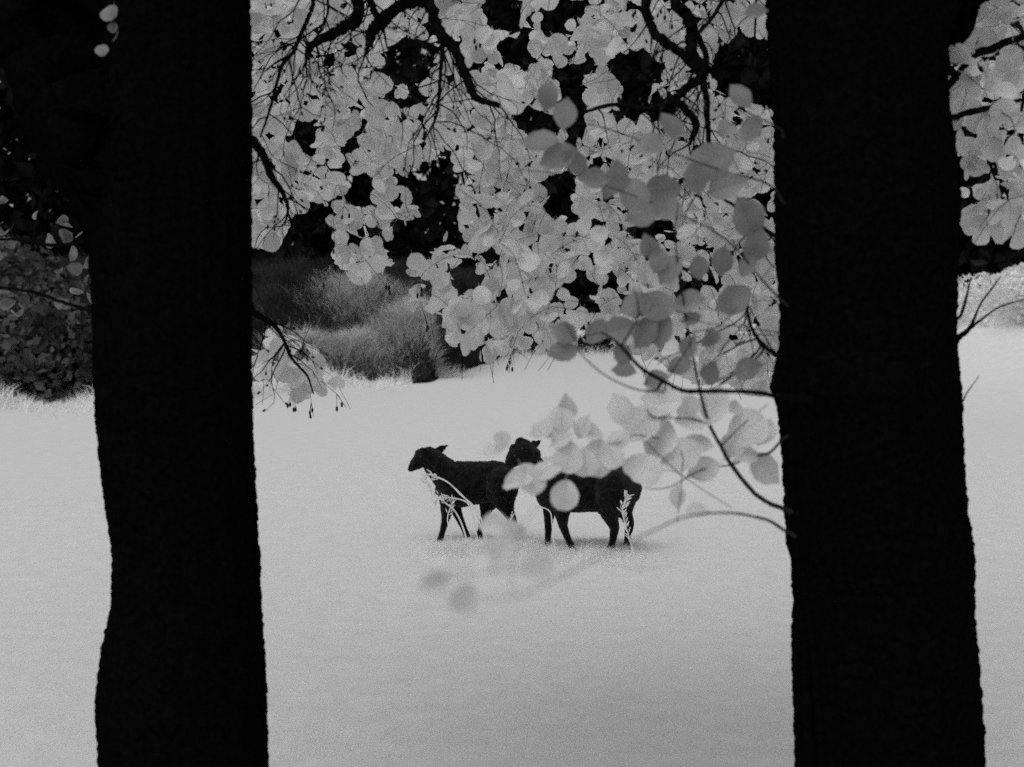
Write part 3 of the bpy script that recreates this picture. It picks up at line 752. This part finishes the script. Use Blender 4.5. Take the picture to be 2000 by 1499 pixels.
# px, py, length px, direction deg (0 = right, 90 = up in the picture), depth, upward-facing 0..1
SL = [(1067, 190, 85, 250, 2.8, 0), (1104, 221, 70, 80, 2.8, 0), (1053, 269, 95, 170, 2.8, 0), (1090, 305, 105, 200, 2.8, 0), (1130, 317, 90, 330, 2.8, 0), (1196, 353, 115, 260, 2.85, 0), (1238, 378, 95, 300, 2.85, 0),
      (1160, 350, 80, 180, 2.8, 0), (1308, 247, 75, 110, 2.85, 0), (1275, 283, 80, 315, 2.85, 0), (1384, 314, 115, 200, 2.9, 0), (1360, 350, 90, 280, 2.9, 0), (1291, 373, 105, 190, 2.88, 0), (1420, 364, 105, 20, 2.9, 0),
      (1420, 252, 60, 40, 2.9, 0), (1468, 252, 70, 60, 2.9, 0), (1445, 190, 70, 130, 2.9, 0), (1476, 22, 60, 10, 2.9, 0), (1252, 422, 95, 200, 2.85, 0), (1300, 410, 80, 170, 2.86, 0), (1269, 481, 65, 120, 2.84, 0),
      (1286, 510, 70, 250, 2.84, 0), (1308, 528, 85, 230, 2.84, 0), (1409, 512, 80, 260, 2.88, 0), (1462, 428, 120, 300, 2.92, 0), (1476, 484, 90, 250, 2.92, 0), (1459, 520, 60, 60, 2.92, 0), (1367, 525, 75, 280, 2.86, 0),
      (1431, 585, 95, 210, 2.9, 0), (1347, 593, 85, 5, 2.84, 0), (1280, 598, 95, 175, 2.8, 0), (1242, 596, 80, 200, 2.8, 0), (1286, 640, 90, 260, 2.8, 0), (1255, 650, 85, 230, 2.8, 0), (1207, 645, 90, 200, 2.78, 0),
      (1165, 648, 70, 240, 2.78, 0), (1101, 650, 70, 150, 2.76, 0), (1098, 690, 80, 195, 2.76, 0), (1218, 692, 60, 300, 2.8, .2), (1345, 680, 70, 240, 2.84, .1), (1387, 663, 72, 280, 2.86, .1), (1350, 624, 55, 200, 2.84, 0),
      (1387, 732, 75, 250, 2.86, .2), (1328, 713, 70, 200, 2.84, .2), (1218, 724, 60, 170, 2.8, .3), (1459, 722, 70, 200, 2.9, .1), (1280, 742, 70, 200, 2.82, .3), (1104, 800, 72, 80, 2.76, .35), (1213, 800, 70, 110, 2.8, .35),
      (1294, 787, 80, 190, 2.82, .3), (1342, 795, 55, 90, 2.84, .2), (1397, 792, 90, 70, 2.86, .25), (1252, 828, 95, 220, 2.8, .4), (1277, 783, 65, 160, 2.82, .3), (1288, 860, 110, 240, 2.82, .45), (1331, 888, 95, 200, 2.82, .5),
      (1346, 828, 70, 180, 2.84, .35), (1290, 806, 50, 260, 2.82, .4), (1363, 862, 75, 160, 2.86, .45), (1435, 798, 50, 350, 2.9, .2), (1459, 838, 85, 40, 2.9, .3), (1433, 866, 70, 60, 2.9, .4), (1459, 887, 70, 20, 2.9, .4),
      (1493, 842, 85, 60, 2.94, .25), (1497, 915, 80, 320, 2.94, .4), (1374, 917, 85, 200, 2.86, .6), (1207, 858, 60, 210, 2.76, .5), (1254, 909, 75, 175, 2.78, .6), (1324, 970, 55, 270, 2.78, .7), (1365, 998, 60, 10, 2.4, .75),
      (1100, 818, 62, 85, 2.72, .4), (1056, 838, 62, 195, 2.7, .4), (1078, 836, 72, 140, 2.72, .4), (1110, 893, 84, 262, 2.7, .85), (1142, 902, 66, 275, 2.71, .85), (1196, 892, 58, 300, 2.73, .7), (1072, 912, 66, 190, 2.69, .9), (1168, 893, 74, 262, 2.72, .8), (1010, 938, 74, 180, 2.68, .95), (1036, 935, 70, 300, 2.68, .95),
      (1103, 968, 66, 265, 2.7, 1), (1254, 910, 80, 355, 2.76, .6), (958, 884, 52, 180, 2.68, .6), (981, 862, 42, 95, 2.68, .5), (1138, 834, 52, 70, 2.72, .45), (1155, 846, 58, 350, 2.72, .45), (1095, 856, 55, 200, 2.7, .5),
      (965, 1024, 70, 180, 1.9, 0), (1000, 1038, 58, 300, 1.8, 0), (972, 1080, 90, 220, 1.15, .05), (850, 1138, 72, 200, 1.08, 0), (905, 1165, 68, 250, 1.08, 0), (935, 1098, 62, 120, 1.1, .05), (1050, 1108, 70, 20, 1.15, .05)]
for px, py, L, ang, d, upf in SL:
    a = R(ang); dr = Vector((math.cos(a), random.gauss(0, .3), math.sin(a)))
    if upf > .5: dr = Vector((math.cos(a), .5 * (1 if math.sin(a) > 0 else -1) * .6, math.sin(a) * .8))
    Lm = L * (.98 if py > 1000 else .95 if py > 765 else .86) / F * d * random.uniform(.85, 1.1)
    N = Vector((random.gauss(0, .22), -1.0, .28 + .9 * upf + random.gauss(0, .15)))
    c = P(px, py, d); b = c - dr.normalized() * Lm * .5
    low = py > 765  # lower leaves take the lit colour, upper ones the shaded colour
    leaf_part(SHOOT_LIT if low else SHOOT_SHADED, 'alder' if low and (random.random() < .3 or (985 < px < 1205 and 888 < py < 975)) else 'oval', random.randint(0, 4), frame(b, dr, N, Lm), M_SHOOTLEAF_LIT if low else M_SHOOTLEAF_SHADED)

# ------------------------------------------------------------------ sheep
def blob(bm, p, r, sub=2, sx=(1, 1, 1)):
    ret = bmesh.ops.create_icosphere(bm, subdivisions=sub, radius=1)
    for v in ret['verts']: v.co = Vector((p[0] + v.co.x * r * sx[0], p[1] + v.co.y * r * sx[1], p[2] + v.co.z * r * sx[2]))
def capsule(bm, pts, sides=14, yscale=1.0):
    """pts: (x, y, z, r) tuples"""
    S = catmull(pts, 5 * len(pts)); n = len(S)
    mb = MB(); mb.tube(S[:, :3], S[:, 3], sides)
    V = np.vstack(mb.v); Q, Tt = mb.q[0]
    vs = [bm.verts.new(v) for v in V]
    for f in list(Q) + list(Tt): bm.faces.new([vs[i] for i in f])
    blob(bm, S[0, :3], S[0, 3] * .98); blob(bm, S[-1, :3], S[-1, 3] * .98)
def make_sheep(label, gy, cx, rings, neck, head, ears, legs, tail, eyes, heading):
    d = gd(gy); s = F / d
    g = P(cx, gy, d)
    t = thing('sheep', label, 'sheep', (g.x, g.y, 0), 'two black sheep')
    X = lambda px: (px - cx) / s
    Z = lambda py: (gy - py) / s
    bm = bmesh.new()
    # trunk: loft of egg-shaped rings
    S = catmull([(X(a), Z(b), c / s, e) for a, b, c, e in rings], 40)
    k = 28; vs = []
    for x, z, hh, hw in S:
        for j in range(k):
            a = 2 * math.pi * j / k
            zz = math.sin(a); yy = math.cos(a) * (1 - .10 * zz)
            vs.append(bm.verts.new((x, yy * hw, z + zz * hh)))
    for i in range(len(S) - 1):
        for j in range(k):
            bm.faces.new((vs[i * k + j], vs[i * k + (j + 1) % k], vs[(i + 1) * k + (j + 1) % k], vs[(i + 1) * k + j]))
    bm.faces.new(vs[:k][::-1]); bm.faces.new(vs[-k:])
    def cap(L, k=1.0, **q): capsule(bm, [(X(a), y, Z(b), r * k / s) for a, b, y, r in L], **q)
    cap(neck); 
    for h in head: cap(h)
    for L in legs: cap(L, 1.12)
    cap(tail, sides=8)
    for e in ears:      # flattened leaf-shaped ears
        (a0, b0, y0), (a1, b1, y1), wd = e
        p0 = Vector((X(a0), y0, Z(b0))); p1 = Vector((X(a1), y1, Z(b1)))
        ax = (p1 - p0); Ln = ax.length; ax.normalize()
        side = ax.cross(Vector((.2, -1, .2))).normalized(); nn = ax.cross(side)
        ret = bmesh.ops.create_icosphere(bm, subdivisions=3, radius=1)
        for v in ret['verts']:
            u = v.co.z; tt = (u + 1) / 2; f = wd / s * (math.sin(math.pi * min(1, .25 + tt * .75)) + .05)
            v.co = p0 + ax * Ln * tt + side * v.co.x * f + nn * v.co.y * max(.012, f * .4)
    bmesh.ops.recalc_face_normals(bm, faces=bm.faces)
    me = bpy.data.meshes.new('tmp'); bm.to_mesh(me); bm.free()
    tmp = bpy.data.objects.new('tmp', me); COL.objects.link(tmp)
    m = tmp.modifiers.new('r', 'REMESH'); m.mode = 'VOXEL'; m.voxel_size = .0085
    m2 = tmp.modifiers.new('s', 'SMOOTH'); m2.iterations = 4; m2.factor = .5
    dg = bpy.context.evaluated_depsgraph_get()
    body = bpy.data.meshes.new_from_object(tmp.evaluated_get(dg)); body.name = 'body'
    bpy.data.objects.remove(tmp)
    # short fleece: clumped relief on neck and trunk, smooth face and legs
    body.update()
    hz = Z(gy - 62)
    nv = len(body.vertices); co = np.empty(nv * 3, np.float32); no = np.empty(nv * 3, np.float32)
    body.vertices.foreach_get('co', co); body.vertex_normals.foreach_get('vector', no)
    co = co.reshape(-1, 3); no = no.reshape(-1, 3); off = np.empty(nv)
    for i in range(nv):
        c = Vector(co[i])
        wl = max(0, min(1, (c.z - hz) / .1))
        off[i] = (mnoise.noise(c * 22) * .006 + mnoise.noise(c * 60) * .006 + mnoise.noise(c * 140) * .005) * (0.25 + .75 * wl)
    body.vertices.foreach_set('co', (co + no * off[:, None]).astype(np.float32).ravel()); body.update()
    body.materials.clear(); body.materials.append(M_WOOL)
    body.polygons.foreach_set('use_smooth', [True] * len(body.polygons))
    o = bpy.data.objects.new('body', body); COL.objects.link(o); o.parent = t
    for a, b, y in eyes:
        bm = bmesh.new(); blob(bm, (X(a), y, Z(b)), .011)
        me = bpy.data.meshes.new('eye'); bm.to_mesh(me); bm.free(); me.materials.append(M_EYE)
        e = bpy.data.objects.new('eye', me); COL.objects.link(e); e.parent = t
    return t
make_sheep('black sheep walking in front, head lowered to the left', 1058, 925,
    [(851, 950, 14, .05), (860, 947, 32, .10), (880, 946, 44, .14), (905, 945, 45, .165), (935, 942, 42, .17), (962, 939, 40, .165), (982, 938, 36, .14), (996, 943, 27, .10), (1003, 948, 12, .05)],
    [(882, 934, 0, 34), (864, 918, 0, 29), (850, 903, -.01, 25)],
    [[(848, 900, -.01, 24), (838, 895, -.015, 22), (826, 895, -.02, 18), (816, 902, -.03, 13.5), (808, 909, -.035, 9.5), (805, 912, -.035, 8)], [(842, 884, -.01, 13), (822, 885, -.02, 11.5)]],
    [((844, 887, .04), (877, 869, .10), 8), ((834, 886, -.09), (827, 868, -.13), 8)],
    [[(878, 965, -.08, 20), (874, 990, -.085, 12), (871, 1012, -.085, 7.5), (865, 1035, -.085, 5.5), (861, 1050, -.085, 6), (859, 1058, -.085, 7)],
     [(880, 965, .08, 20), (887, 990, .085, 12), (897, 1015, .085, 7.5), (907, 1038, .085, 5.5), (912, 1051, .085, 6), (913, 1059, .085, 7)],
     [(978, 945, -.08, 34), (984, 970, -.09, 23), (992, 995, -.09, 12), (1001, 1013, -.09, 8), (1002, 1036, -.09, 6), (1000, 1051, -.09, 6), (998, 1059, -.09, 7)],
     [(965, 950, .07, 32), (957, 974, .085, 22), (950, 995, .085, 13), (947, 1010, .085, 8.5), (940, 1034, .085, 6), (935, 1050, .085, 6), (932, 1058, .085, 7)]],
    [(992, 915, 0, 10), (1001, 925, 0, 8), (1004, 942, 0, 6)], [(824, 890, -.085), (824, 889, .05)], -1)
make_sheep('black sheep standing behind, shaggy head turned and half hidden by leaves', 1076, 1145,
    [(1047, 958, 14, .05), (1057, 954, 34, .10), (1078, 952, 45, .15), (1110, 952, 48, .175), (1150, 951, 48, .18), (1188, 950, 47, .175), (1213, 947, 43, .155), (1231, 946, 31, .11), (1240, 948, 13, .05)],
    [(1084, 945, 0, 34), (1060, 928, -.01, 24), (1036, 902, -.02, 20)],
    [[(1036, 890, -.02, 22), (1022, 884, -.05, 25), (1009, 888, -.10, 19), (1000, 896, -.14, 14), (996, 900, -.16, 11)], [(1028, 868, -.02, 11), (1016, 863, -.04, 11)], [(1004, 876, -.08, 11), (1010, 872, -.08, 10)]],
    [((1034, 874, .03), (1058, 861, .10), 9), ((1012, 893, -.13), (980, 904, -.20), 8)],
    [[(1078, 965, .08, 22), (1074, 995, .085, 13), (1072, 1022, .085, 8), (1071, 1048, .085, 6), (1070, 1066, .085, 6), (1068, 1077, .085, 7.5)],
     [(1096, 965, -.08, 24), (1097, 995, -.09, 15), (1099, 1022, -.09, 8.5), (1108, 1047, -.09, 6.2), (1117, 1066, -.09, 6.2), (1121, 1076, -.09, 7.5)],
     [(1195, 955, -.08, 42), (1190, 985, -.095, 27), (1192, 1008, -.095, 14), (1198, 1026, -.095, 9), (1195, 1050, -.095, 6.5), (1191, 1067, -.095, 6.5), (1189, 1077, -.095, 7.5)],
     [(1214, 955, .07, 38), (1217, 985, .09, 25), (1224, 1008, .09, 13), (1231, 1026, .09, 8.5), (1228, 1050, .09, 6.5), (1226, 1067, .09, 6.5), (1224, 1077, .09, 7.5)]],
    [(1230, 918, 0, 10), (1240, 932, 0, 9), (1243, 955, 0, 6)], [(1005, 884, -.20), (1020, 872, -.135)], -1)

# ------------------------------------------------------------------ seeding grass stalks before the sheep
def stalk(label, d, pts, heads, rpx=1.5):
    g = P(pts[0][0], 600 + CH * F / d, d)
    t = thing('grass_stalk', label, 'grass stalk', (g.x, g.y, 0), 'seeding grass stalks by the sheep')
    full = [(pts[0][0] + 14, 600 + CH * F / d, d, rpx * .4)] + [(a, b, d + i * .02, rpx * (1 - .5 * i / len(pts))) for i, (a, b) in enumerate(pts)]
    pos, rad = poly3(full)
    mb = MB(); mb.tube(pos, rad, 5)
    new_obj('stem', mb.mesh('stem'), M_SEED, t)
    mb = MB()
    for (u0, u1, n, L) in heads:
        for k in range(n):
            i = int((u0 + (u1 - u0) * (k + random.random()) / n) * (len(pos) - 1))
            p = Vector(pos[i]); T = Vector(pos[min(i + 1, len(pos) - 1)]) - Vector(pos[i - 1]); T.normalize()
            v = Vector(RNG.normal(size=3)); v = (v - T * v.dot(T)).normalized()
            e0 = p + v * random.uniform(.004, .02) ; dr = (v * .7 + T + Vector((0, 0, -.2))).normalized(); l = L * random.uniform(.7, 1.3)
            mb.tube([p, e0, e0 + dr * l * .35, e0 + dr * l * .7, e0 + dr * l], [.001, .0012, .0042, .0035, .0006], 5)
    if heads:
        o = new_obj('seed_head', mb.mesh('seed_head'), M_SEED, t); o['kind'] = 'stuff'
stalk('highest pale grass stalk arching across the front sheep to its chin', 10.6, [(950, 1050), (938, 1010), (922, 986), (900, 967), (876, 943), (849, 930), (822, 924)], [(.82, 1, 14, .03)], 1.7)
stalk('pale grass stalk running just under the highest one at the front sheep', 10.5, [(946, 1050), (930, 1004), (912, 978), (890, 955), (866, 938), (842, 931)], [(.9, 1, 6, .028)], 1.3)
stalk('pale stalk with feathery seed head before the chest of the front sheep', 10.4, [(910, 1050), (892, 1004), (868, 981), (849, 965), (834, 945), (828, 932)], [(.5, 1, 44, .035)], 1.7)
stalk('short pale stalk crossing the belly of the front sheep', 10.6, [(930, 1040), (917, 989), (895, 975), (863, 973), (846, 982)], [(.7, 1, 22, .035)], 1.5)
stalk('pale stalk with drooping seeds between the front legs of the first sheep', 10.3, [(880, 1045), (874, 1015), (880, 990), (888, 972)], [(.6, 1, 14, .03)], 1.3)
stalk('pale panicle of grass at the hind leg of the rear sheep', 10.6, [(1236, 1078), (1232, 1060), (1220, 1020), (1216, 995), (1222, 978), (1228, 966)], [(.3, 1, 80, .038)], 1.6)
stalk('thin pale stalk before the front leg of the rear sheep', 10.4, [(1082, 1060), (1078, 1020), (1074, 1000), (1058, 991), (1044, 992)], [(.75, 1, 8, .03)], 1.4)
stalk('small pale blade at the hind foot of the front sheep', 10.6, [(990, 1030), (996, 1018), (1004, 1004)], [(.85, 1, 5, .03)], 1.5)
